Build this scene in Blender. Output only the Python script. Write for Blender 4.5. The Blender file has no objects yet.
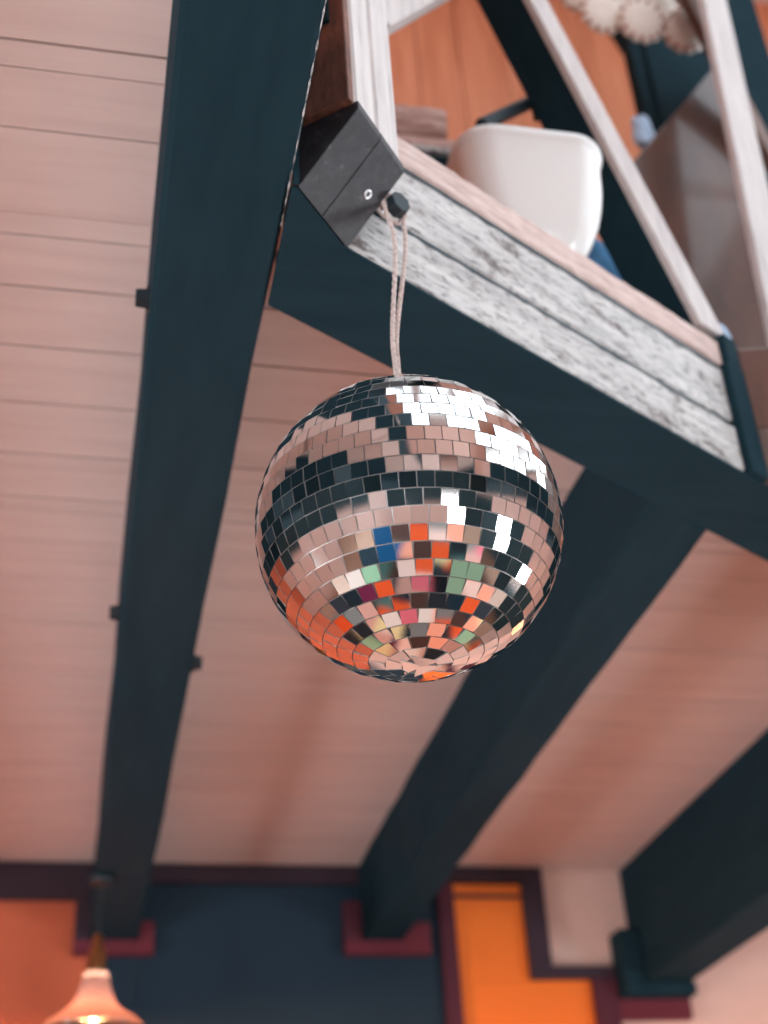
import bpy, bmesh, math, random
from mathutils import Vector, Matrix
random.seed(7)
SC = bpy.context.scene
COL = SC.collection
ZC = 1.5                      # eye height above the floor; heights below are given from eye level

# ------------------------------------------------------------------ helpers
def sr(r, g, b):
    f = lambda c: (c/255/12.92) if c/255 <= .04045 else ((c/255+.055)/1.055)**2.4
    return (f(r), f(g), f(b), 1)

def W(p): return Vector((p[0], p[1], p[2]+ZC))

class MB:
    def __init__(s): s.bm = bmesh.new()
    def poly(s, pts): return s.bm.faces.new([s.bm.verts.new(W(p)) for p in pts])
    def hexa(s, lo, hi):
        n = len(lo)
        a = [s.bm.verts.new(W(p)) for p in lo]; b = [s.bm.verts.new(W(p)) for p in hi]
        s.bm.faces.new(a[::-1]); s.bm.faces.new(b)
        for i in range(n):
            j = (i+1) % n
            s.bm.faces.new((a[i], a[j], b[j], b[i]))
        return s
    def prism(s, xy, z0, z1): return s.hexa([(x, y, z0) for x, y in xy], [(x, y, z1) for x, y in xy])
    def box(s, x0, x1, y0, y1, z0, z1): return s.prism([(x0, y0), (x1, y0), (x1, y1), (x0, y1)], z0, z1)
    def tube(s, pts, r, n=10, caps=True):
        pts = [Vector(p) for p in pts]; rs = r if isinstance(r, (list, tuple)) else [r]*len(pts)
        rings = []; up = None
        for i, p in enumerate(pts):
            t = (pts[min(i+1, len(pts)-1)]-pts[max(i-1, 0)]).normalized()
            if up is None: up = t.orthogonal().normalized()
            up = (up-t*up.dot(t)).normalized(); v = t.cross(up)
            rings.append([s.bm.verts.new(W(p+(up*math.cos(2*math.pi*k/n)+v*math.sin(2*math.pi*k/n))*rs[i])) for k in range(n)])
        for a, b in zip(rings, rings[1:]):
            for k in range(n):
                s.bm.faces.new((a[k], a[(k+1) % n], b[(k+1) % n], b[k]))
        if caps: s.bm.faces.new(rings[0][::-1]); s.bm.faces.new(rings[-1])
        return s
    def loft(s, rings, cap0=False, cap1=False, closed=True):
        R = [[s.bm.verts.new(W(p)) for p in r] for r in rings]
        n = len(R[0])
        for a, b in zip(R, R[1:]):
            for k in range(n if closed else n-1):
                s.bm.faces.new((a[k], a[(k+1) % n], b[(k+1) % n], b[k]))
        if cap0: s.bm.faces.new(R[0][::-1])
        if cap1: s.bm.faces.new(R[-1])
        return s
    def lathe(s, c, prof, n=32, cap0=False, cap1=False):
        return s.loft([[(c[0]+r*math.cos(2*math.pi*k/n), c[1]+r*math.sin(2*math.pi*k/n), c[2]+z) for k in range(n)] for r, z in prof], cap0, cap1)
    def build(s, name, mat, parent=None, bevel=0, smooth=False, fix=True):
        bm = s.bm
        if bevel: bmesh.ops.bevel(bm, geom=bm.edges[:], offset=bevel, segments=2, profile=.6, affect='EDGES', clamp_overlap=True)
        if fix: bmesh.ops.recalc_face_normals(bm, faces=bm.faces[:])
        if parent is None:
            xs = [v.co for v in bm.verts]
            org = Vector(((min(v.x for v in xs)+max(v.x for v in xs))/2, (min(v.y for v in xs)+max(v.y for v in xs))/2, min(v.z for v in xs)))
        else: org = wloc(parent)
        bmesh.ops.translate(bm, verts=bm.verts[:], vec=-org)
        me = bpy.data.meshes.new(name); bm.to_mesh(me); bm.free()
        if mat: me.materials.append(mat)
        if smooth:
            for p in me.polygons: p.use_smooth = True
        o = bpy.data.objects.new(name, me); COL.objects.link(o)
        if parent is None: o.location = org
        else: o.parent = parent
        return o

def wloc(o):
    v = Vector(o.location)
    while o.parent: o = o.parent; v += Vector(o.location)
    return v

def tag(o, label, cat, group=None, kind='thing'):
    o['label'] = label; o['category'] = cat; o['kind'] = kind
    if group: o['group'] = group
    return o
def thing(name, loc, label, cat, group=None):
    o = bpy.data.objects.new(name, None); COL.objects.link(o); o.location = W(loc); o.empty_display_size = .05
    return tag(o, label, cat, group)
def struct(o, label=None, cat=None):
    o['kind'] = 'structure'
    if label: o['label'] = label; o['category'] = cat or 'room'
    return o

# ------------------------------------------------------------------ materials
def mat(name):
    m = bpy.data.materials.new(name); m.use_nodes = True
    nt = m.node_tree; b = nt.nodes['Principled BSDF']
    return m, nt, b
def nd(nt, t, **kw):
    n = nt.nodes.new(t)
    for k, v in kw.items():
        if k in n.inputs: n.inputs[k].default_value = v
        else: setattr(n, k, v)
    return n
def ramp(nt, fac, stops):
    r = nt.nodes.new('ShaderNodeValToRGB'); nt.links.new(fac, r.inputs[0])
    e = r.color_ramp.elements
    while len(e) < len(stops): e.new(.5)
    for q, (p, c) in zip(e, stops): q.position = p; q.color = c
    return r.outputs[0]
def plain(name, col, rough=.6, metal=0, spec=.5, coat=0):
    m, nt, b = mat(name)
    b.inputs['Base Color'].default_value = col; b.inputs['Roughness'].default_value = rough
    b.inputs['Metallic'].default_value = metal; b.inputs['Specular IOR Level'].default_value = spec
    b.inputs['Coat Weight'].default_value = coat
    return m
def streaky(name, stops, scale=(1, 1, 1), nscale=6, rough=.6, spec=.3, bump=.15, detail=8, rot=(0, 0, 0), coat=0):
    """noise stretched along one axis of the object: wood grain, brushed paint"""
    m, nt, b = mat(name)
    tc = nd(nt, 'ShaderNodeTexCoord'); mp = nd(nt, 'ShaderNodeMapping'); mp.inputs['Scale'].default_value = scale; mp.inputs['Rotation'].default_value = rot
    nt.links.new(tc.outputs['Object'], mp.inputs[0])
    n = nd(nt, 'ShaderNodeTexNoise'); n.inputs['Scale'].default_value = nscale; n.inputs['Detail'].default_value = detail; n.inputs['Roughness'].default_value = .65
    nt.links.new(mp.outputs[0], n.inputs['Vector'])
    c = ramp(nt, n.outputs['Fac'], stops); nt.links.new(c, b.inputs['Base Color'])
    if bump:
        bp = nd(nt, 'ShaderNodeBump'); bp.inputs['Strength'].default_value = bump; bp.inputs['Distance'].default_value = .004
        nt.links.new(n.outputs['Fac'], bp.inputs['Height']); nt.links.new(bp.outputs[0], b.inputs['Normal'])
    b.inputs['Roughness'].default_value = rough; b.inputs['Specular IOR Level'].default_value = spec; b.inputs['Coat Weight'].default_value = coat
    return m

M = {}
M['plank'] = streaky('painted_plank', [(.25, (.65, .49, .45, 1)), (.5, (.73, .57, .525, 1)), (.75, (.78, .62, .57, 1))], (1, 12, 12), 2.2, .7, .2, .05)
M['dark'] = streaky('dark_stained_timber', [(.3, (.009, .026, .036, 1)), (.7, (.014, .036, .048, 1))], (8, 1, 8), 4, .75, .05, .2)
M['dark_x'] = streaky('dark_stained_timber_across', [(.3, (.009, .026, .036, 1)), (.7, (.014, .036, .048, 1))], (1, 8, 8), 4, .75, .05, .2)
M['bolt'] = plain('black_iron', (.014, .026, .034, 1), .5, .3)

def weathered(name, rotz):
    m, nt, b = mat(name)
    tc = nd(nt, 'ShaderNodeTexCoord')
    def noise(scale, ns, det=8, ro=.65):
        r = nd(nt, 'ShaderNodeMapping'); r.inputs['Rotation'].default_value = (0, 0, -rotz); nt.links.new(tc.outputs['Object'], r.inputs[0])
        mp = nd(nt, 'ShaderNodeMapping'); mp.inputs['Scale'].default_value = scale; nt.links.new(r.outputs[0], mp.inputs[0])
        n = nd(nt, 'ShaderNodeTexNoise'); n.inputs['Scale'].default_value = ns; n.inputs['Detail'].default_value = det; n.inputs['Roughness'].default_value = ro
        nt.links.new(mp.outputs[0], n.inputs['Vector']); return n.outputs['Fac']
    g = noise((1, 10, 10), 9); p = noise((1, 1.6, 2.2), 11, 10, .75); s = noise((1, 4, 5), 45, 6, .7)
    base = ramp(nt, g, [(.3, (.30, .285, .28, 1)), (.5, (.52, .50, .49, 1)), (.72, (.68, .655, .64, 1))])
    dirt = ramp(nt, p, [(.545, (0, 0, 0, 1)), (.63, (.95, .95, .95, 1))])
    mx = nd(nt, 'ShaderNodeMix', data_type='RGBA'); nt.links.new(dirt, mx.inputs[0]); nt.links.new(base, mx.inputs[6]); mx.inputs[7].default_value = (.10, .068, .062, 1)
    spk = ramp(nt, s, [(.525, (0, 0, 0, 1)), (.62, (.85, .85, .85, 1))])
    m2 = nd(nt, 'ShaderNodeMix', data_type='RGBA'); nt.links.new(spk, m2.inputs[0]); nt.links.new(mx.outputs[2], m2.inputs[6]); m2.inputs[7].default_value = (.085, .075, .078, 1)
    nt.links.new(m2.outputs[2], b.inputs['Base Color'])
    bp = nd(nt, 'ShaderNodeBump'); bp.inputs['Strength'].default_value = .35; bp.inputs['Distance'].default_value = .003
    nt.links.new(g, bp.inputs['Height']); nt.links.new(bp.outputs[0], b.inputs['Normal'])
    b.inputs['Roughness'].default_value = .6; b.inputs['Specular IOR Level'].default_value = .35
    return m
AZ = math.radians(30)
M['white_wood'] = weathered('weathered_whitewashed_timber', AZ)
M['pink_wood'] = streaky('weathered_pinkish_plank', [(.3, (.42, .29, .26, 1)), (.55, (.62, .47, .43, 1)), (.75, (.72, .62, .59, 1))], (3, 3, 20), 7, .65, .3, .2)
M['post_wood'] = streaky('whitewashed_post', [(.28, (.34, .30, .29, 1)), (.42, (.56, .51, .50, 1)), (.7, (.68, .63, .61, 1))], (12, 12, 1.2), 7, .6, .3, .2)
M['red_wood'] = streaky('red_brown_wood', [(.3, (.07, .03, .022, 1)), (.6, (.19, .075, .05, 1)), (.75, (.32, .12, .07, 1))], (8, 8, 2), 12, .6, .3, .2)
M['foot'] = streaky('worn_dark_board', [(.45, (.022, .020, .024, 1)), (.62, (.036, .034, .039, 1)), (.74, (.17, .155, .16, 1))], (5, 5, 5), 14, .5, .4, .25)
M['pine'] = streaky('orange_pine', [(.3, (.52, .165, .075, 1)), (.5, (.68, .245, .125, 1)), (.72, (.78, .32, .18, 1))], (14, 14, 1), 2.5, .55, .3, .05)
M['varnish'] = streaky('varnished_dark_wood', [(.3, (.035, .016, .012, 1)), (.6, (.11, .045, .03, 1)), (.8, (.17, .075, .05, 1))], (3, 3, 1), 4, .3, .5, .05, coat=.4)
M['brown_wood'] = streaky('brown_grey_wood', [(.3, (.10, .06, .05, 1)), (.7, (.22, .14, .115, 1))], (8, 8, 1), 5, .55, .3, .1)
M['ceramic'] = plain('white_glazed_ceramic', (.78, .77, .76, 1), .15, 0, .5)
M['mirror'] = plain('mirror_glass', (.86, .86, .86, 1), .03, 1)
M['mirror_side'] = plain('silvered_edge', (.5, .47, .46, 1), .4, .7)
M['steel'] = plain('bright_steel', (.75, .75, .76, 1), .3, 1)
M['twine'] = streaky('cotton_twine', [(.3, (.40, .29, .26, 1)), (.7, (.78, .66, .62, 1))], (40, 40, 40), 6, .85, .1, .2)
M['navy'] = plain('navy_paint', (.010, .026, .043, 1), .6, 0, .2)
M['maroon'] = plain('maroon_paint', (.075, .018, .030, 1), .6, 0, .2)
M['red_trim'] = plain('red_trim_paint', (.13, .022, .034, 1), .6, 0, .2)
M['plum'] = plain('plum_brown_paint', (.040, .024, .034, 1), .6, 0, .2)
M['plaster'] = streaky('pinkish_plaster', [(.3, (.66, .43, .36, 1)), (.7, (.76, .51, .44, 1))], (1, 1, 1), 4, .85, .1, .05)
M['glow_plaster'] = streaky('lamp_glow_plaster', [(.3, (.46, .10, .05, 1)), (.7, (.56, .135, .07, 1))], (1, 1, 1), 4, .85, .1, .05)  # plaster with the pendant lamp's orange glow put into its colour
M['orange'] = plain('orange_paint', (.80, .17, .022, 1), .5, 0, .3)
M['teal_panel'] = streaky('teal_wall_panelling', [(.3, (.035, .06, .07, 1)), (.7, (.06, .09, .10, 1))], (10, 10, 1), 3, .6, .3, .05)
def two_tone(name, zsplit, lower, upper):
    m, nt, b = mat(name)
    tc = nd(nt, 'ShaderNodeTexCoord'); sx = nd(nt, 'ShaderNodeSeparateXYZ'); nt.links.new(tc.outputs['Object'], sx.inputs[0])
    gt = nd(nt, 'ShaderNodeMath', operation='GREATER_THAN'); nt.links.new(sx.outputs['Z'], gt.inputs[0]); gt.inputs[1].default_value = zsplit
    mx = nd(nt, 'ShaderNodeMix', data_type='RGBA'); nt.links.new(gt.outputs[0], mx.inputs[0]); mx.inputs[6].default_value = lower; mx.inputs[7].default_value = upper
    nt.links.new(mx.outputs[2], b.inputs['Base Color']); b.inputs['Roughness'].default_value = .7; b.inputs['Specular IOR Level'].default_value = .15
    return m
TEAL = (.022, .050, .062, 1); PINK = (.62, .46, .42, 1)
M['left_wall'] = two_tone('teal_over_pink_paint', 1.75, PINK, TEAL)
M['right_wall'] = two_tone('pink_over_teal_paint', 1.70, TEAL, PINK)
M['back_wall'] = two_tone('teal_over_pink_back_paint', 1.12, PINK, TEAL)
M['floorwood'] = streaky('floor_boards', [(.3, (.30, .19, .14, 1)), (.7, (.48, .33, .25, 1))], (8, 1, 1), 4, .4, .4, .05)
M['cream'] = plain('cream_petal', (.90, .83, .75, 1), .7, 0, .2)
M['petal_edge'] = plain('red_brown_petal_edge', (.36, .10, .07, 1), .7, 0, .2)
M['brick'] = streaky('pinkish_log', [(.3, (.30, .17, .14, 1)), (.55, (.52, .33, .29, 1)), (.75, (.68, .50, .45, 1))], (4, 14, 14), 6, .8, .2, .3)
M['blue'] = plain('blue_cloth', (.05, .16, .30, 1), .8, 0, .1)
M['light_blue'] = plain('pale_blue_cloth', (.42, .56, .74, 1), .8, 0, .1)
M['brass'] = plain('brass', (.55, .32, .14, 1), .3, 1)
M['window_frame'] = plain('white_window_frame', (.7, .68, .66, 1), .5)

# ------------------------------------------------------------------ camera
def camera():
    c = bpy.data.cameras.new('camera'); o = bpy.data.objects.new('camera', c); COL.objects.link(o)
    f = 1400.
    y = Vector((42-384, 512-1425, -f))
    zx = 240-384
    z = Vector((zx, -(y.x*zx+f*f)/y.y, -f))
    y.normalize(); z.normalize(); x = y.cross(z)
    m = Matrix((x, y, z)).to_4x4(); m.translation = W((0, 0, 0))
    o.matrix_world = m
    c.sensor_fit = 'VERTICAL'; c.sensor_height = 36; c.lens = f/1024*36
    c.clip_start = .02
    c.dof.use_dof = True; c.dof.focus_distance = 1.19; c.dof.aperture_fstop = 4.0
    SC.camera = o
camera()

# ------------------------------------------------------------------ frame of the gallery opening
B1 = Vector((.230, 1.043)); U = Vector((math.cos(AZ), math.sin(AZ))); N = Vector((U.y, -U.x))
def G(s, off=0):  p = B1+U*s+N*off; return (p.x, p.y)            # along the beam, out from its face
def G3(s, z, off=0): x, y = G(s, off); return (x, y, z)
CE = 1.2                                                          # ceiling underside
ROOM = (-2.6, 3.4, -3.4, 3.576)
FLOOR = -1.5

# ------------------------------------------------------------------ ceiling of boards
def ceiling():
    m = MB(); rnd = random.Random(3)
    x1 = lambda y: min(max(.23+(.866*(y-1.043)-.1195)/.5, .10), .976)
    x2 = lambda y: min(max(.976+(1.613-y)*(.487/.11), .976), 1.5)
    y = ROOM[2]
    while y < ROOM[3]:
        w = rnd.choice((.118, .125, .13, .122)); a, b = y, min(y+w-rnd.choice((.0015, .0025, .004)), ROOM[3])
        if rnd.random() < .35: pieces = [(a, a+w*.27), (a+w*.27+.0022, b)]
        else: pieces = [(a, b)]
        for p, q in pieces:
            if q <= p: continue
            dz = rnd.uniform(0, .0015)
            def quad(xa0, xb0, xa1, xb1):
                m.hexa([(xa0, p, CE+dz), (xb0, p, CE+dz), (xb1, q, CE+dz), (xa1, q, CE+dz)], [(xa0, p, CE+.035), (xb0, p, CE+.02), (xb1, q, CE+.035), (xa1, q, CE+.035)])
            if q < -.9 or p > 1.613: quad(ROOM[0], ROOM[1], ROOM[0], ROOM[1])
            else:
                quad(ROOM[0], .10, ROOM[0], .10); quad(1.5, ROOM[1], 1.5, ROOM[1])
                if q > 1.1: quad(.10, max(x1(p), .1001), .10, max(x1(q), .1002))
                if q > 1.49: quad(min(x2(p), 1.499), 1.5, min(x2(q), 1.498), 1.5)
        y += w
    struct(m.build('ceiling', M['plank']))
    # the boards that close the space above the ceiling, and carry the gallery
    f = MB()
    z0, z1 = CE+.0367, CE+.045
    f.box(ROOM[0], .10, ROOM[2], ROOM[3], z0, z1); f.box(1.5, ROOM[1], ROOM[2], ROOM[3], z0, z1)
    f.box(.10, 1.5, ROOM[2], -.9, z0, z1); f.box(.10, 1.5, 1.62, ROOM[3], z0, z1)
    f.prism([(.10, 1.106), (.976, 1.613), (.976, 1.62), (.10, 1.62)], z0, z1); f.prism([(.977, 1.613), (1.5, 1.505), (1.5, 1.62), (.977, 1.62)], z0, z1)
    struct(f.build('floor_gallery', M['brown_wood']))
ceiling()

# ------------------------------------------------------------------ ceiling beams
def wob(m, x0, x1, y0, y1, z0, z1, n=24, amp=.0022, seed=1):
    """hewn timber: a bar along Y whose edges wander a little"""
    rnd = random.Random(seed); c = .006
    rings = []
    for i in range(n+1):
        y = y0+(y1-y0)*i/n
        j = lambda: rnd.uniform(-amp, amp)
        a, b, d, e = j(), j(), j(), j()
        rings.append([(x0+a, y, z1), (x0+a, y, z0+c+b), (x0+c+a, y, z0+b), (x1-c+d, y, z0+e), (x1+d, y, z0+c+e), (x1+d, y, z1)])
    m.loft(rings, True, True); return m
def bolt(parent, x, y, z, sx):
    m = MB(); m.tube([(x, y, z), (x+sx*.005, y, z)], .016, 16); m.tube([(x+sx*.005, y, z), (x+sx*.017, y, z)], [.0125, .011], 6)
    return m.build('bolt', M['bolt'], parent)
def ybeam(x0, x1, y0, y1, z0, label, seed, bolts=()):
    t = thing('ceiling_beam', ((x0+x1)/2, (y0+y1)/2, z0), label, 'beam', 'dark beams under the board ceiling')
    wob(MB(), x0, x1, y0, y1, z0, CE-.0005, seed=seed).build('timber', M['dark'], t)
    for (x, y, z, s) in bolts: bolt(t, x, y, z, s)
    return t
YW = ROOM[3]
ybeam(.041, .160, ROOM[2]+.01, YW-.004, 1.0, 'long dark beam running down the left side past the mirror ball to the back wall', 11,
      [(.041, 1.222, 1.065, -1), (.041, 1.94, 1.05, -1), (.160, 2.06, 1.03, 1)])
mb = MB()
c = .006
def midbeam():
    t = thing('ceiling_beam', (.78, 2.5, 1.0), 'dark beam behind the mirror ball, running from the gallery beam to the back wall', 'beam', 'dark beams under the board ceiling')
    m = MB(); x0, x1, z0 = .726, .833, 1.0
    ys = lambda x: 1.043+(x-.23)*math.tan(AZ)+.1195/math.cos(AZ)
    rings = []
    rnd = random.Random(5)
    for i in range(21):
        k = i/20; ya = ys(x0)+(YW-.004-ys(x0))*k; yb = ys(x1)+(YW-.004-ys(x1))*k
        a, b = rnd.uniform(-.002, .002), rnd.uniform(-.002, .002)
        if i == 0: a = b = 0
        rings.append([(x0+a, ya, CE-.0005), (x0+a, ya, z0+c), (x0+c+a, ya, z0), (x1-c+b, yb, z0), (x1+b, yb, z0+c), (x1+b, yb, CE-.0005)])
    m.loft(rings, True, True).build('timber', M['dark'], t)
midbeam()
rb = ybeam(1.462, 1.598, ROOM[2]+.01, YW-.004, .885, 'deep dark beam at the right edge, lowest of the ceiling beams', 13)
m = MB(); m.box(1.405, 1.4598, 3.49, YW-.004, .885, 1.02); m.box(1.405, 1.598, 3.49, YW-.004, .850, .883); m.build('corbel', M['dark'], rb, .004)
ybeam(-.74, -.53, ROOM[2]+.01, YW-.004, .96, 'broad dark beam outside the picture, mirrored as the upper dark band on the ball', 17)
ybeam(-1.46, -1.30, ROOM[2]+.01, YW-.004, .96, 'farther dark beam outside the picture, mirrored as the lower dark band on the ball', 19)
BM = bpy.data.objects['ceiling_beam']
m = MB(); rnd = random.Random(31); ys = [.60+.42*i/60 for i in range(61)]
m.tube([(.1598, y, 1.0006) for y in ys], [.00008+max(0, rnd.gauss(.00025, .0004)) for y in ys], 6)
m.build('worn_edge', M['white_wood'], BM)['label'] = 'thin pale worn edge'

# ------------------------------------------------------------------ gallery beam: two whitewashed timbers and a top plank, 30 degrees across the opening
gb = thing('gallery_beam', G3(.4, 1.0, -.05), 'weathered whitewashed beam crossing above the ball, edging the gallery opening', 'beam')
S1 = .688
F0 = (.1628, 1.140); B0 = (.1690, .967)
back = lambda s: G(s, -.118)
m = MB(); m.prism([B0, (B1.x, B1.y), G(S1), G(.93), back(.93), F0, (.1628, .967)], 1.0, 1.004)
m.build('underside_board', M['dark_x'], gb)
def timber(name, s0, s1, o0, o1, z0, z1, material, seed, n=40, amp=.0015):
    rnd = random.Random(seed); mm = MB(); rings = []; ch = .0035
    for i in range(n+1):
        s = s0+(s1-s0)*i/n; j = lambda: rnd.uniform(-amp, amp)
        a, b, d = j(), j(), j()
        rings.append([G3(s, z0+ch+a, o0+d*.5), G3(s, z0+a, o0-ch), G3(s, z0+a*.2, o1), G3(s, z1-.0002, o1), G3(s, z1-.0002+min(b, 0), o0-ch), G3(s, z1-ch+b, o0+d*.5)])
    return mm.loft(rings, True, True).build(name, material, gb)
timber('timber', 0.0, S1, 0, -.116, 1.0042, 1.0795, M['white_wood'], 21)
timber('timber', 0.008, S1, -.001, -.110, 1.0870, 1.1775, M['white_wood'], 22)
timber('top_plank', 00.03, S1+.008, 0, -.112, 1.186, 1.231, M['pink_wood'], 23)
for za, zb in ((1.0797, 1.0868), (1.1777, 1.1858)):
    m = MB(); m.prism([G(.03, -.0028), G(S1-.002, -.0028), G(S1-.002, -.10), G(.03, -.10)], za, zb); m.build('seam_shade', M['bolt'], gb)  # dark strips added in the seams to stand for the shade there
# dark corner post at the right-hand end, then the next side of the opening
cp = thing('corner_post', G3(.71, 1.004, -.02), 'short dark post capping the right-hand end of the whitewashed beam', 'post')
m = MB(); m.prism([G(S1+.001, .012), G(.728, .012), G(.728, -.06), G(S1+.001, -.06)], 1.0042, 1.185); 
m.prism([G(S1+.010, .010), G(.728, .010), G(.728, -.06), G(S1+.010, -.06)], 1.186, 1.24)
m.build('timber', M['dark_x'], cp, .003)
nx = thing('gallery_beam', (1.1, 1.36, 1.0), 'brown beam beyond the dark corner post at the right edge, mostly out of frame', 'beam')
p0 = Vector(G(.730, .006)); d2 = Vector((math.cos(math.radians(-14)), math.sin(math.radians(-14)))); q2 = Vector((-d2.y, d2.x))
L2 = (1.4590-p0.x)/d2.x
pp = lambda l, o: tuple(p0+d2*l+q2*o)
MB().prism([pp(0.002, 0), pp(L2, 0), (1.459, 1.500), back(.928), back(.735)], 1.0045, 1.09).build('timber', M['brown_wood'], nx, .003)
MB().prism([pp(0.002, 0.002), pp(L2, 0.002), (1.459, 1.500), back(.928), back(.735)], 1.092, 1.231).build('timber', M['varnish'], nx, .003)

# ------------------------------------------------------------------ gallery post at the left: two boards side by side with a slanted dark foot
post = thing('gallery_post', (.26, .97, 1.0), 'whitewashed double post left of the twine, with a slanted dark foot', 'post')
a50 = math.radians(51); e = Vector((math.cos(a50), math.sin(a50))); mo = Vector((math.sin(a50), -math.cos(a50)))
Bb0 = Vector((.1690, .9665)); Wd = .0972
HZ = 1.084
def PW(t, o): p = Bb0+e*(t*Wd)+mo*o; return (p.x, p.y)
OUT = .0685
def board(t0, t1, top=2.3):
    m = MB(); rnd = random.Random(int(t0*100)); rings = []; n = 16
    for i in range(n+1):
        z = HZ+(top-HZ)*i/n
        k = .6e-3
        pts = [(t0, .002), (t0, OUT-.003), (t0+.03, OUT), (t1-.03, OUT), (t1, OUT-.003), (t1, .002)]
        rings.append([PW(t, o)+(z,) for t, o in pts])
    m.loft(rings, True, True); return m.build('board', M['post_wood'], post)
board(.0, .450); board(.482, 1.0)
def side():
    m = MB(); m.prism([PW(-.125, .002), PW(-.125, OUT-.002), PW(-.001, OUT-.002), PW(-.001, .002)], HZ-.004, 2.3)
    return m.build('side_board', M['red_wood'], post, .002)
side()
MB().box(.1630, .1690, .955, .9635, 1.002, 1.2).build('packing_strip', M['dark_x'], post)
MB().prism([PW(-.165, .002), PW(-.165, .05), PW(-.127, .05), PW(-.127, .002)], 1.2025, 2.3).build('side_strip', M['dark_x'], post)
def foot(t0, t1):
    m = MB()
    P = lambda t, o, z: PW(t, o)+(z,)
    m.hexa([P(t0, .001, 1.0), P(t0, .001, HZ-.001), P(t0, OUT+.003, HZ-.001), P(t0, OUT+.003, HZ-.012)], [P(t1, .001, 1.0), P(t1, .001, HZ-.001), P(t1, OUT+.003, HZ-.001), P(t1, OUT+.003, HZ-.012)])
    o = m.build('foot_board', M['foot'], post, .0015); o['label'] = 'dark worn slanted foot board'; return o
foot(-.02, .462); foot(.468, 1.01)
# steel eyelet on the right-hand foot board
def eyelet():
    m = MB(); ctr = Vector(PW(.80, OUT*.52)+(1.0+.52*(HZ-1.0)-.0062,))
    ax1 = Vector((e.x, e.y, 0)); sl = Vector((mo.x*OUT, mo.y*OUT, HZ-.012-1.0)).normalized(); nn = ax1.cross(sl)
    if nn.z > 0: nn = -nn
    ctr = Vector(PW(.78, OUT*.55)+(1.0+.55*(HZ-.012-1.0),))+nn*.0016
    ring = []
    K = 20
    for i in range(K):
        a = 2*math.pi*i/K; r0 = ax1*math.cos(a)+sl*math.sin(a)
        ring.append([tuple(ctr+r0*(.0040+.0013*math.cos(2*math.pi*k/8))+nn*.0013*math.sin(2*math.pi*k/8)) for k in range(8)])
    ring.append(ring[0])
    m.loft(ring).build('eyelet', M['steel'], post, smooth=True)['label'] = 'small steel eyelet'
eyelet()

# ------------------------------------------------------------------ other gallery timbers
def bar(m, a, b, w, o0, o1):
    """bar in the plane of the gallery front from a to b (s, z), front face w wide, from offset o0 back to o1"""
    a, b = Vector(a), Vector(b); d = (b-a).normalized(); q = Vector((-d.y, d.x))*w
    f = lambda p, o: G3(p.x, p.y, o)
    return m.hexa([f(a, o0), f(a+q, o0), f(a+q, o1), f(a, o1)], [f(b, o0), f(b+q, o0), f(b+q, o1), f(b, o1)])
br = thing('gallery_brace', G3(.67, 1.232, -.03), 'slanting brace rising up left from the corner post, dark below and whitewashed in front', 'brace')
# front strip (whitewashed board) and the dark timber behind it; foot cut level with the beam top
d = Vector((.402-.674, 1.713-1.236)).normalized()
def slant(s0, s1, z0, z1, o0, o1, name, material):
    k = d.x/d.y; P = lambda s, z, o: G3(s+(z-1.232)*k, z, o)
    return MB().hexa([P(s0, z0, o0), P(s1, z0, o0), P(s1, z0, o1), P(s0, z0, o1)], [P(s0, z1, o0), P(s1, z1, o0), P(s1, z1, o1), P(s0, z1, o1)]).build(name, material, br, .002)
slant(.674, .735, 1.2475, 2.35, 0, -.012, 'front_board', M['post_wood'])
slant(.676, .733, 1.2475, 2.35, -.0125, -.078, 'timber', M['dark_x'])
m = MB(); m.tube([G3(.349, 1.501, -.087), G3(.505, 1.672, -.087)], .0105, 6); m.build('peg', M['bolt'], br, .001)
m = MB(); m.tube([G3(.478, 1.640, -.087), G3(.485, 1.610, -.087)], [.005, .008], 8); m.build('peg_hook', M['bolt'], br)
kn = thing('knee_brace', G3(.10, 1.43, 0), 'pale rail at the top edge, slanting up right from the double post', 'brace')
m = MB(); bar(m, (.100, 1.434), (.330, 1.751), .05, -.005, -.05); m.build('timber', M['post_wood'], kn, .002)
rp = thing('gallery_post', G3(.94, 1.232, -.05), 'pale slim post near the right edge with a board slanting down behind it', 'post')
m = MB(); m.hexa([G3(.858, 1.2325, 0), G3(.945, 1.2325, 0), G3(.945, 1.2325, -.014), G3(.858, 1.2325, -.014)], [G3(.955, 2.35, 0), G3(1.04, 2.35, 0), G3(1.04, 2.35, -.014), G3(.955, 2.35, -.014)])
m.build('timber', M['post_wood'], rp, .002)
m = MB(); bar(m, (1.20, 1.94), (.93, 2.48), .05, -.052, -.072); m.build('slanting_board', M['brown_wood'], rp, .002)

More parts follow.
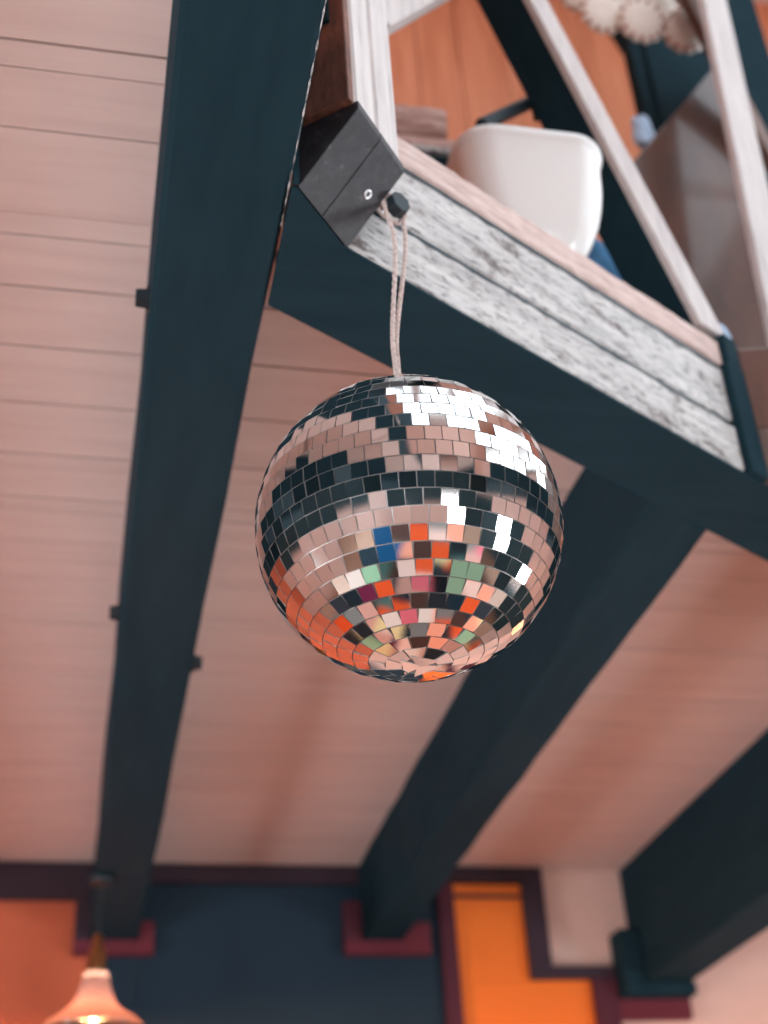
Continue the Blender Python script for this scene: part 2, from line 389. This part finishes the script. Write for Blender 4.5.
# ------------------------------------------------------------------ things standing in the gallery
FL = 1.2455
def rrect(cx, cy, w, d, r, z, n=8):
    pts = []
    for (sx, sy, a0) in ((1, 1, 0), (-1, 1, 90), (-1, -1, 180), (1, -1, 270)):
        for i in range(n+1):
            a = math.radians(a0+90*i/n)
            pts.append((cx+sx*(w/2-r)+r*math.cos(a), cy+sy*(d/2-r)+r*math.sin(a), z))
    return pts
def basin():
    x0, x1, yf, h = .438, .650, 1.245, .184
    w, dd = x1-x0, .20
    cx, cy = (x0+x1)/2, yf+dd/2-.015
    m = MB(); R = []
    for k, z in ((.40, 0), (.48, .004), (.60, .018), (.74, .042), (.84, .068), (.90, .095), (.935, .12), (.95, .15), (.975, .170), (.985, .1745), (1.0, .177), (1.005, .183), (1.0, .189), (.985, h), (.95, h), (.93, .186), (.90, .15), (.82, .08), (.62, .035), (.42, .012)):
        R.append(rrect(cx, cy, w*k, dd*k, .048*k+.004, FL+z))
    m.loft(R, True, True); o = m.build('planter_basin', M['ceramic'], None, smooth=True)
    tag(o, 'white glazed ceramic basin standing on the gallery edge above the mirror ball', 'basin')
basin()
cr = thing('crate', (.41, 1.52, FL), 'dark crate with a pale rim behind the double post, partly hidden', 'crate')
MB().box(.33, .535, 1.450, 1.60, FL, 1.604).build('body', M['dark_x'], cr, .002)
MB().box(.325, .548, 1.442, 1.605, 1.605, 1.615).build('lid', M['white_wood'], cr, .001)
def log(x0, x1, y, z, r, label):
    m = MB(); rnd = random.Random(int(z*1000)); rings = []
    for i in range(7):
        x = x0+(x1-x0)*i/6
        rings.append([(x, y+r*1.5*(math.copysign(abs(math.cos(a))**.6, math.cos(a)))*(1+rnd.uniform(-.05, .05)), z+r+r*(math.copysign(abs(math.sin(a))**.6, math.sin(a)))*(1+rnd.uniform(-.05, .05))) for a in [2*math.pi*k/16 for k in range(16)]])
    tag(m.loft(rings, True, True).build('log', M['brick'], smooth=False), label, 'log', 'logs stacked behind the double post')
log(.34, .556, 1.515, 1.6155, .031, 'lower pinkish log on the crate behind the double post')
log(.33, .500, 1.520, 1.6785, .034, 'upper pinkish log on the crate behind the double post')
pn = thing('screen', (1.17, 1.79, FL), 'tall dark panelled screen standing behind the slanting brace', 'screen')
MB().box(1.015, 1.34, 1.765, 1.80, FL+.001, 2.75).build('frame', M['dark'], pn, .004)
MB().box(1.045, 1.31, 1.758, 1.7645, FL+.06, 2.70).build('panel', M['dark_x'], pn, .002)
m = MB(); lb = [(.905, 1.2360), (1.175, 1.2360), (1.175, 2.240), (1.145, 2.215), (.925, 1.915)]
m.hexa([(x, 1.695, z) for x, z in lb], [(x, 1.718, z) for x, z in lb])
tag(m.build('leaning_board', M['varnish'], None, .003), 'broad brown varnished board with a slanted top edge, standing before the dark screen', 'board')
def bundle(x, y, z, sx, sy, sz, material, label, seed):
    m = MB(); rnd = random.Random(seed); bmesh.ops.create_icosphere(m.bm, subdivisions=4, radius=1)
    ph = [rnd.uniform(0, 6) for _ in range(6)]
    for v in m.bm.verts:
        p = v.co.copy(); k = 1+.10*math.sin(5*p.x+ph[0]+2*p.y)+.08*math.sin(7*p.z+ph[1]+3*p.x)+.05*math.sin(13*p.y+ph[2])
        zz = max(p.z*k, -.55)+.55
        v.co = W((x+p.x*k*sx, y+p.y*k*sy, z+zz*sz/1.55))
    tag(m.build('cloth_bundle', material, smooth=True), label, 'cloth')
bundle(.715, 1.515, FL, .065, .05, .26, M['blue'], 'dark blue crumpled cloth beside the white basin under the brace', 1)
bundle(.973, 1.712, 1.984, .021, .012, .085, M['light_blue'], 'small pale blue cloth on the slanted top edge of the varnished board', 2)
p_ = G(.752, -.028)
bundle(p_[0]-.002, p_[1], 1.2325, .020, .02, .070, M['light_blue'], 'pale blue cloth tucked at the foot of the brace by the corner post', 3)

# cream flower garland hanging at the top
gl = thing('flower_garland', (.97, 1.58, 2.15), 'garland of cream lobed flowers hanging at the top between brace and slim post', 'garland')
def blossom(c, r, tilt, spin, n=13):
    r *= 1.16
    ax = Matrix.Rotation(tilt[0], 3, 'X') @ Matrix.Rotation(tilt[1], 3, 'Y')
    m = MB(); rings = []; K = 72
    for fr, h in ((.02, .35), (.35, .42), (.7, .30), (.92, .12), (1.0, 0), (.92, -.10), (.5, -.05), (.02, 0)):
        ring = []
        for k in range(K):
            a = 2*math.pi*k/K; lob = 1+(.12*abs(math.cos(n*a/2+spin))-.06)*fr
            v = ax @ Vector((math.cos(a)*r*fr*lob, -h*r*.6, math.sin(a)*r*fr*lob)); ring.append((c[0]+v.x, c[1]+v.y, c[2]+v.z))
        rings.append(ring)
    o = m.loft(rings, True, True).build('blossom', M['cream'], gl, smooth=True)
    for k in range(n):
        a = (2*math.pi*k+math.pi-2*spin)/n
        v = ax @ Vector((math.cos(a)*r*.88, -.13*r, math.sin(a)*r*.88)); w = ax @ Vector((math.cos(a)*r*1.0, .0, math.sin(a)*r*1.0))
        d_ = MB(); bmesh.ops.create_icosphere(d_.bm, subdivisions=2, radius=r*.085, matrix=Matrix.Translation(W((c[0]+v.x, c[1]+v.y, c[2]+v.z))))
        d_.build('edge_bead', M['petal_edge'], o, smooth=True)
for c_, r_, t_, s_ in (((.905, 1.645, 2.275), .041, (.3, -.3), .3), ((.977, 1.635, 2.252), .042, (.3, -.2), .9), ((1.070, 1.645, 2.250), .041, (.3, -.1), .1),
                       ((.950, 1.655, 2.345), .041, (.3, -.2), .5), ((1.026, 1.650, 2.325), .040, (.25, -.2), .7), ((1.112, 1.660, 2.335), .034, (.6, .2), .2), ((.868, 1.660, 2.350), .036, (.5, .2), .6)):
    blossom(c_, r_, t_, s_)
m = MB(); m.tube([(.83, 1.685, 2.40), (.93, 1.685, 2.33), (1.03, 1.685, 2.32), (1.13, 1.685, 2.39)], .005, 8)
for x in (.83, 1.13): m.tube([(x, 1.685, 2.38), (x, 1.685, 3.395)], .0025, 6)
m.build('cord', M['twine'], gl, smooth=True)

# ------------------------------------------------------------------ iron hook, twine, mirror ball
hk = thing('hook', G3(.077, 1.11, 0), 'dark iron bolt hook on the whitewashed beam that carries the twine', 'hook')
TIP = Vector(G3(.0325, 1.0455, .045))
m = MB(); m.tube([G3(.0510, 1.094, .0), G3(.045, 1.076, .022), tuple(TIP)], .0065, 14); m.build('shank', M['bolt'], hk, smooth=True)
m = MB(); m.tube([tuple(TIP-Vector((N.x, N.y, 0))*.004), tuple(TIP+Vector((N.x, N.y, 0))*.009)], [.0135, .0125], 8); m.build('head', M['bolt'], hk, .001)
m = MB(); m.tube([G3(.0505, 1.0945, .0006), G3(.0505, 1.0945, .0035)], .014, 24); m.build('washer', M['steel'], hk, .0005)

BC = Vector((.2656, 1.0105, .6445)); BR = .1345
bt = BC+Vector((0, 0, BR))
def twine():
    t = thing('twine', tuple(bt+Vector((0, 0, .004))), 'doubled length of pale twine tied from the iron hook down to the mirror ball', 'twine')
    def strand(name, pts, r, tw, n=7, turns=26):
        # three fine yarns twisted together
        pts = [Vector(p) for p in pts]
        out = []
        N_ = 130
        for i in range(N_+1):
            k = i/N_*(len(pts)-1); j = min(int(k), len(pts)-2); f = k-j; f = f
            p0, p1, p2, p3 = pts[max(j-1, 0)], pts[j], pts[j+1], pts[min(j+2, len(pts)-1)]
            out.append(.5*((2*p1)+(p2-p0)*f+(2*p0-5*p1+4*p2-p3)*f*f+(3*p1-p0-3*p2+p3)*f**3))
        m = MB()
        for y_ in range(3):
            L = []
            for i, p in enumerate(out):
                a = 2*math.pi*(turns*i/N_+y_/3); L.append(p+Vector((math.cos(a), math.sin(a), 0))*r*.55)
            m.tube(L, r*.62, n)
        return m.build(name, M['twine'], t, smooth=True)
    h = TIP+Vector((N.x, N.y, 0))*.0
    up = Vector((0, 0, 1)); sd = Vector((U.x, U.y, 0)); fw = Vector((N.x, N.y, 0))
    o = .003
    strand('strand', [h+sd*.013-fw*o+up*.0, h+sd*.0125-fw*o-up*.012, h+sd*.008-up*.06, bt+sd*.004+up*.09, bt+sd*.0022+up*.045, bt+sd*.001+up*.002], 0.0023, 1)
    strand('strand', [h-sd*.013-fw*o, h-sd*.0125-fw*o-up*.012, h-sd*.006-up*.06, bt-sd*.0015+up*.09, bt-sd*.0016+up*.045, bt-sd*.001+up*.002], 0.0023, 1, turns=22)
    lp = [h+(sd*math.cos(a)+up*math.sin(a))*.0150-fw*(o+.0015*math.sin(2*a)) for a in [math.pi*k/10-.0 for k in range(-1, 12)]]
    strand('loop', lp, 0.0023, 1, turns=9)
    lp = [h+(sd*math.cos(a)+up*math.sin(a))*.0152+fw*(-.009+.002*math.sin(3*a)) for a in [2*math.pi*k/16+.5 for k in range(18)]]
    strand('loop', lp, 0.0019, 1, turns=14)
    # frayed ends
    m = MB(); rnd = random.Random(4)
    for k in range(9):
        a = rnd.uniform(.2, 1.6); p = h+(sd*math.cos(a)+up*math.sin(a))*.015-fw*.008; q = p+sd*rnd.uniform(.002, .018)+up*rnd.uniform(-.004, .016)+fw*rnd.uniform(-.004, .006)
        m.tube([p, (p+q)/2+up*rnd.uniform(.0, .006), q], [.0008, .0007, .0004], 5)
    m.build('frayed_end', M['twine'], t)
    m = MB()
    for z_, r_ in ((.010, .0034), (.013, .0036), (.016, .0034)):
        ring = [tuple(bt+Vector((math.cos(a)*r_, math.sin(a)*r_, z_+.0008*math.sin(a)))) for a in [2*math.pi*k/12 for k in range(13)]]
        m.tube(ring, .0013, 6)
    m.build('knot', M['twine'], t, smooth=True)
twine()

def mirror_ball():
    t = thing('mirror_ball', tuple(BC-Vector((0, 0, BR))), 'mirror ball tiled with small square mirrors, hanging on twine in the middle', 'mirror ball')
    m = MB(); n = 60; prof = []
    for i in range(1, n):
        a = math.pi*i/n; prof.append((math.sin(a)*(BR-.0016), -math.cos(a)*(BR-.0016)))
    m.lathe(tuple(BC), prof, 96, True, True).build('core', M['mirror_side'], t, smooth=True)
    m = MB(); rnd = random.Random(12); rows = 30; gap = .00085; dth = math.pi/rows
    mats = []
    for i in range(rows):
        th = (i+.5)*dth                                   # from the bottom pole
        r = BR*math.sin(th); hgt = BR*dth-gap
        cnt = max(3, round(2*math.pi*r/(BR*dth*1.02))); off = rnd.uniform(0, 6)
        rowtilt = rnd.gauss(0, .008)
        for k in range(cnt):
            ph = off+2*math.pi*(k+rnd.uniform(-.02, .02))/cnt
            nrm = Vector((math.sin(th)*math.cos(ph), math.sin(th)*math.sin(ph), -math.cos(th)))
            ee = Vector((-math.sin(ph), math.cos(ph), 0)); nn = nrm.cross(ee)
            wid = 2*math.pi*r/cnt-gap
            tn = (nrm+ee*rnd.gauss(0, .024)+nn*(rowtilt+rnd.gauss(0, .018))).normalized()
            e2 = (ee-tn*ee.dot(tn)).normalized(); n2 = tn.cross(e2)
            C_ = BC+nrm*(BR-.0002)
            # rows near the poles taper
            wt = wid*max(.5, math.sin(min(th+dth/2, math.pi-.02))/max(math.sin(th), .05)) if i < 3 else wid
            wb = wid*max(.4, math.sin(max(th-dth/2, .02))/max(math.sin(th), .05)) if i < 3 else wid
            sgn = 1 if n2.z > 0 else -1
            n2 = n2*sgn
            q = [C_-e2*wb/2-n2*hgt/2, C_+e2*wb/2-n2*hgt/2, C_+e2*wt/2+n2*hgt/2, C_-e2*wt/2+n2*hgt/2]
            lo = [m.bm.verts.new(W(p-tn*.0015)) for p in q]; hi = [m.bm.verts.new(W(p)) for p in q]
            f = m.bm.faces.new(hi); f.material_index = 0
            for a in range(4):
                g = m.bm.faces.new((lo[a], lo[(a+1) % 4], hi[(a+1) % 4], hi[a])); g.material_index = 1
    o = m.build('mirror_tiles', M['mirror'], t, fix=False)
    o.data.materials.append(M['mirror_side'])
    m = MB(); m.lathe(tuple(bt), [(.012, -.003), (.012, .0005), (.0095, .0015), (.001, .0015)], 24, True, True).build('cap', M['steel'], t)
    m = MB(); ring = [tuple(bt+Vector((math.cos(a)*.0045, 0, .0045+math.sin(a)*.0045))) for a in [2*math.pi*k/16 for k in range(17)]]
    m.tube(ring, .001, 6).build('hanging_ring', M['steel'], t, smooth=True)
mirror_ball()

# ------------------------------------------------------------------ front wall (the far wall in the photograph)
X0, X1, Y0, Y1 = ROOM
struct(MB().box(X0, X1, Y1, Y1+.12, FLOOR, CE+.03).build('wall_front', M['plaster']))
Yp = Y1-.0005
def panel(name, x0, x1, z0, z1, material, d=.02): return struct(MB().box(x0, x1, Yp-d, Yp, z0, z1).build(name, material))
tn_ = 0
panel('wall_front_lamp_glow', X0, .074, FLOOR, 1.104, M['glow_plaster'], .008)
def trim(x0, x1, z0, z1, material, d=.028):
    global tn_; tn_ += 1
    return panel('trim_%d' % tn_, x0, x1, z0, z1, material, d)
trim(X0, .0395, 1.105, CE-.001, M['plum'])                 # frieze at the left
trim(.162, .724, 1.152, CE-.001, M['plum'], .026)       # frieze above the navy panel
panel('wall_front_panel', .162, .935, -.35, 1.150, M['navy'], .012)
panel('wall_front_panel_lower', .075, .161, -.35, .965, M['navy'], .012)
for a, b in ((.002, .197), (.680, .905)):                 # red trim round the two beam ends
    xa, xb = (.040, .161) if a < .1 else (.725, .834)
    trim(a, b, .966, .9975, M['red_trim'], .045)
    trim(a, xa-.001, .9985, 1.10, M['plum'] if a < .1 else M['maroon'], .04)
    trim(xb+.001, b, .9985, 1.045, M['red_trim'], .04)
trim(.937, .978, FLOOR, 1.158, M['maroon'], .03)
panel('wall_front_orange', .979, 1.334, .25, .903, M['orange'], .012)
panel('wall_front_orange_upper', .979, 1.169, .904, 1.156, M['orange'], .012)
trim(.937, 1.228, 1.159, CE-.001, M['plum'], .034)
trim(.979, 1.169, 1.118, 1.128, M['plum'], .016)
trim(1.170, 1.228, .937, 1.158, M['plum'], .034)
trim(1.170, 1.398, .904, .936, M['plum'], .034)
trim(1.336, 1.398, FLOOR, .903, M['maroon'], .034)
trim(1.400, 1.598, .80, .853, M['red_trim'], .03)

# ------------------------------------------------------------------ the rest of the room (seen in the ball)
def wall_x(name, x, t, y0, y1, z0, z1, holes, material):
    m = MB(); ys = y0; zs = sorted(holes)
    for (a, b, c0, c1) in zs:
        m.box(x, x+t, ys, a, z0, z1); m.box(x, x+t, a, b, z0, c0); m.box(x, x+t, a, b, c1, z1); ys = b
    m.box(x, x+t, ys, y1, z0, z1); return struct(m.build(name, material))
def wall_y(name, y, t, x0, x1, z0, z1, holes, material):
    m = MB(); xs = x0
    for (a, b, c0, c1) in sorted(holes):
        m.box(xs, a, y, y+t, z0, z1); m.box(a, b, y, y+t, z0, c0); m.box(a, b, y, y+t, c1, z1); xs = b
    m.box(xs, x1, y, y+t, z0, z1); return struct(m.build(name, material))
T = .12
HB = [(-2.0, -.8, -1.1, .0), (1.0, 2.2, -1.1, .0)]
HR = [(-1.4, -.6, -.9, .0), (1.2, 2.0, -.9, .0)]  # the second, unseen window is added to lift the light on the ceiling
HL = [(-1.4, -.6, -.9, .0), (1.1, 1.9, -.9, .0)]  # second one likewise unseen, added as ceiling fill
wall_y('wall_back', Y0-T, T, X0, X1, FLOOR, CE+.03, HB, M['back_wall'])
wall_x('wall_left', X0-T, T, Y0-T, Y1+T, FLOOR, CE+.03, HL, M['left_wall'])
wall_x('wall_right', X1, T, Y0-T, Y1+T, FLOOR, CE+.03, HR, M['right_wall'])
struct(MB().box(X0-T, X1+T, Y0-T, Y1+T, FLOOR-.1, FLOOR).build('floor', M['floorwood']))
# gallery shell above
GX0, GX1, GY0, GY1, GZ1 = -.9, 2.4, -1.6, 2.35, 3.4
def planked_wall_y():
    m = MB(); x = GX0; rnd = random.Random(8)
    while x < GX1:
        w = rnd.uniform(.10, .13); m.box(x, min(x+w-.003, GX1), GY1, GY1+.02+rnd.uniform(0, .002), CE+.0455, GZ1); x += w
    struct(m.build('wall_gallery_front', M['pine']))
    struct(MB().box(GX0, GX1, GY1+.023, GY1+.05, CE+.0455, GZ1).build('wall_gallery_front_backing', M['brown_wood']))
planked_wall_y()
HG = [(-1.45, 2.2, 1.35, 3.2)]
wall_x('wall_gallery_left', GX0-.1, .1, GY0-.1, GY1+.05, CE+.0455, GZ1, [], M['pine'])
wall_x('wall_gallery_right', GX1, .1, GY0-.1, GY1+.05, CE+.0455, GZ1, HG, M['plaster'])
wall_y('wall_gallery_back', GY0-.1, .1, GX0, GX1, CE+.0455, GZ1, [], M['plaster'])
SK = (.0, 2.2, -1.2, 1.7)
m = MB(); m.box(GX0-.1, SK[0], GY0-.1, GY1+.05, GZ1, GZ1+.1); m.box(SK[1], GX1+.1, GY0-.1, GY1+.05, GZ1, GZ1+.1)
m.box(SK[0], SK[1], GY0-.1, SK[2], GZ1, GZ1+.1); m.box(SK[0], SK[1], SK[3], GY1+.05, GZ1, GZ1+.1)
struct(m.build('ceiling_gallery', M['plaster']))
# dark rafter in the gallery, behind the brace
rf = MB(); rf.hexa([(1.33, 2.1, 2.55), (1.40, 2.1, 2.55), (1.40, 2.18, 2.55), (1.33, 2.18, 2.55)], [(1.05, 2.1, 3.39), (1.12, 2.1, 3.39), (1.12, 2.18, 3.39), (1.05, 2.18, 3.39)])
tag(rf.build('rafter', M['dark_x'], None, .003), 'dark rafter sloping in front of the orange boards above the slanting brace', 'rafter')
wn = 0
def window(axis, pos, a0, a1, z0, z1):
    global wn; wn += 1
    m = MB(); w = .045
    def b(u0, u1, v0, v1):
        if axis == 'x': m.box(pos, pos+.05, u0, u1, v0, v1)
        elif axis == 'y': m.box(u0, u1, pos, pos+.05, v0, v1)
        else: m.box(u0, u1, v0, v1, pos, pos+.05)
    b(a0, a0+w, z0, z1); b(a1-w, a1, z0, z1); b(a0+w, a1-w, z0, z0+w); b(a0+w, a1-w, z1-w, z1)
    n = max(1, round((a1-a0)/.6)); 
    for i in range(1, n): c_ = a0+(a1-a0)*i/n; b(c_-.015, c_+.015, z0+w, z1-w)
    c_ = (z0+z1)/2; b(a0+w, a1-w, c_-.012, c_+.012)
    struct(m.build('window_%d' % wn, M['window_frame']))
def area(name, loc, size, rot, power, col):
    l = bpy.data.lights.new(name, 'AREA'); l.shape = 'RECTANGLE'; l.size, l.size_y = size; l.energy = power; l.color = col
    o = bpy.data.objects.new(name, l); COL.objects.link(o); o.location = W(loc); o.rotation_euler = rot; return o
DAY = (.88, .95, 1.0)
for (a, b, c0, c1) in HB:
    window('y', Y0-.08, a, b, c0, c1); area('daylight', ((a+b)/2, Y0-.09, (c0+c1)/2), (b-a, c1-c0), (math.pi/2, 0, 0), 70, DAY)
for (a, b, c0, c1) in HR:
    window('x', X1+.03, a, b, c0, c1); area('daylight', (X1+.1, (a+b)/2, (c0+c1)/2), (c1-c0, b-a), (0, math.pi/2, 0), 70, DAY)
for (a, b, c0, c1) in HL:
    window('x', X0-.08, a, b, c0, c1); area('daylight', (X0-.1, (a+b)/2, (c0+c1)/2), (c1-c0, b-a), (0, -math.pi/2, 0), 80, DAY)
for (a, b, c0, c1) in HG:
    window('x', GX1+.03, a, b, c0, c1); area('daylight', (GX1+.09, (a+b)/2, (c0+c1)/2), (c1-c0, b-a), (0, math.pi/2, 0), 50, DAY)
window('z', GZ1+.03, SK[0], SK[1], SK[2], SK[3]); area('daylight', ((SK[0]+SK[1])/2, (SK[2]+SK[3])/2, GZ1+.095), (SK[1]-SK[0], SK[3]-SK[2]), (0, 0, 0), 32, DAY)

# ------------------------------------------------------------------ pendant lamps
def lamp(x, y, z, top, label, power, glass=(.20, .16, .175, 1)):
    t = thing('pendant_lamp', (x, y, z-.16), label, 'lamp', 'glass pendant lamps')
    m = MB(); m.tube([(x, y, top-.003), (x, y, z+.06)], .003, 8); m.build('flex', M['bolt'], t)
    MB().lathe((x, y, top), [(.001, -.018), (.025, -.016), (.030, -.0015), (.001, -.0008)], 24, True, True).build('ceiling_rose', M['bolt'], t, smooth=True)
    MB().lathe((x, y, z), [(.004, .075), (.010, .07), (.012, .045), (.018, .04), (.020, .0), (.022, -.01), (.016, -.012)], 24, True, True).build('lamp_holder', M['brass'], t, smooth=True)
    g, nt, b = mat('frosted_shade')
    for n_ in list(nt.nodes):
        if n_.type == 'BSDF_PRINCIPLED': nt.nodes.remove(n_)
    out = [n_ for n_ in nt.nodes if n_.type == 'OUTPUT_MATERIAL'][0]
    tr = nd(nt, 'ShaderNodeBsdfTranslucent'); tr.inputs[0].default_value = glass
    gl_ = nd(nt, 'ShaderNodeBsdfGlossy'); gl_.inputs['Roughness'].default_value = .15
    mx = nd(nt, 'ShaderNodeMixShader'); mx.inputs[0].default_value = .12
    nt.links.new(tr.outputs[0], mx.inputs[1]); nt.links.new(gl_.outputs[0], mx.inputs[2]); nt.links.new(mx.outputs[0], out.inputs[0])
    MB().lathe((x, y, z), [(.023, -.004), (.028, -.02), (.034, -.045), (.044, -.068), (.060, -.085), (.085, -.100), (.102, -.115), (.106, -.125), (.103, -.125), (.098, -.115), (.081, -.102), (.056, -.087), (.040, -.069), (.030, -.045), (.025, -.02)], 40).build('lamp_shade', g, t, smooth=True)
    e_, nt, b = mat('bulb'); b.inputs['Emission Color'].default_value = (1, .62, .38, 1); b.inputs['Emission Strength'].default_value = 40
    MB().lathe((x, y, z), [(.008, -.014), (.011, -.022), (.020, -.05), (.026, -.072), (.022, -.09), (.010, -.10), (.001, -.102)], 20, True, True).build('bulb', e_, t, smooth=True)
    l = bpy.data.lights.new('lamp_light', 'POINT'); l.energy = power; l.color = (1, .42, .17); l.shadow_soft_size = .03
    o = bpy.data.objects.new('lamp_light', l); COL.objects.link(o); o.location = W((x, y, z-.135))
lamp(.052, 3.05, .80, 1.0, 'glowing glass pendant lamp under the left beam at the bottom left corner', 58)
lamp(1.478, 2.397, .665, .885, 'glass pendant lamp outside the picture, mirrored as a sparkle low on the ball', 24, (.62, .52, .50, 1))

# ------------------------------------------------------------------ furniture below, seen as colour patches in the ball
def patchwork(name, cols, size):
    m, nt, b = mat(name)
    tc = nd(nt, 'ShaderNodeTexCoord'); v = nd(nt, 'ShaderNodeTexVoronoi'); v.distance = 'CHEBYCHEV'; v.inputs['Scale'].default_value = 1/size; v.inputs['Randomness'].default_value = .35
    nt.links.new(tc.outputs['Object'], v.inputs['Vector'])
    sp = nd(nt, 'ShaderNodeSeparateColor'); nt.links.new(v.outputs['Color'], sp.inputs[0])
    r = nt.nodes.new('ShaderNodeValToRGB'); r.color_ramp.interpolation = 'CONSTANT'; nt.links.new(sp.outputs[0], r.inputs[0])
    el = r.color_ramp.elements
    while len(el) < len(cols): el.new(.5)
    for i, c_ in enumerate(cols): el[i].position = i/len(cols); el[i].color = c_
    nt.links.new(r.outputs[0], b.inputs['Base Color']); b.inputs['Roughness'].default_value = .9; b.inputs['Specular IOR Level'].default_value = .1
    return m
PC = [sr(28, 48, 60), sr(230, 222, 215), sr(205, 160, 150), sr(20, 30, 38), sr(215, 110, 125), sr(70, 110, 105), sr(225, 90, 45), sr(190, 150, 140), sr(40, 45, 52), sr(150, 200, 165), sr(235, 205, 195), sr(100, 30, 60), sr(240, 165, 140), sr(75, 55, 50), sr(225, 215, 165), sr(120, 125, 125)]
M['patch'] = patchwork('patchwork_cloth', PC, .17)
rg = MB(); rg.box(-1.9, 2.6, -2.6, 3.45, FLOOR+.0005, FLOOR+.012)
tag(rg.build('patchwork_rug', M['patch']), 'patchwork rug on the floor, seen as colour patches in the lower tiles of the ball', 'rug')
def table(x, y, w, dd, cloth, label, cl, clabel):
    t = thing('dining_table', (x, y, FLOOR), label, 'table')
    zt = FLOOR+.75
    MB().box(x-w/2, x+w/2, y-dd/2, y+dd/2, zt-.03, zt).build('tabletop', M['brown_wood'], t, .004)
    for sx in (-1, 1):
        for sy in (-1, 1):
            a, b = x+sx*(w/2-.06), y+sy*(dd/2-.06); MB().box(a-.03, a+.03, b-.03, b+.03, FLOOR+.0125, zt-.0305).build('leg', M['brown_wood'], t, .003)
    m = MB(); R = []
    for k, z in ((.6, zt+.0015), (1.0, zt+.0015), (1.01, zt-.0), (1.02, zt-.2)):
        ring = rrect(x, y, w*k+.02, dd*k+.02, .03, z, 6)
        if z < zt-.1: ring = [(px+.012*math.sin(40*py), py+.012*math.sin(37*px), pz+.01*math.sin(23*(px+py))) for px, py, pz in ring]
        R.append(ring)
    m.loft(R, True, False); tag(m.build('tablecloth', cl, smooth=False), clabel, 'tablecloth')
table(-.62, -.15, .55, .8, 0, 'wooden table under the blue cloth, seen only as a reflection in the ball', plain('blue_tablecloth', sr(25, 105, 165), .8, 0, .1), 'blue tablecloth mirrored in the left lower tiles of the ball')
table(1.05, .2, .55, .8, 0, 'wooden table under the pale green cloth, seen only as a reflection in the ball', plain('green_tablecloth', sr(150, 195, 165), .8, 0, .1), 'pale green tablecloth mirrored in the right lower tiles of the ball')

# ------------------------------------------------------------------ world and view
w = bpy.data.worlds.new('world'); SC.world = w; w.use_nodes = True
bg = w.node_tree.nodes['Background']; bg.inputs[0].default_value = (.75, .87, 1, 1); bg.inputs[1].default_value = 1.0
vs = SC.view_settings
vs.view_transform = 'Standard'; vs.look = 'None'; vs.gamma = 1; vs.use_curve_mapping = False; vs.exposure = 0.0
SC.cycles.use_denoising = True
SC.cycles.max_bounces = 10; SC.cycles.caustics_reflective = False; SC.cycles.sample_clamp_indirect = 6
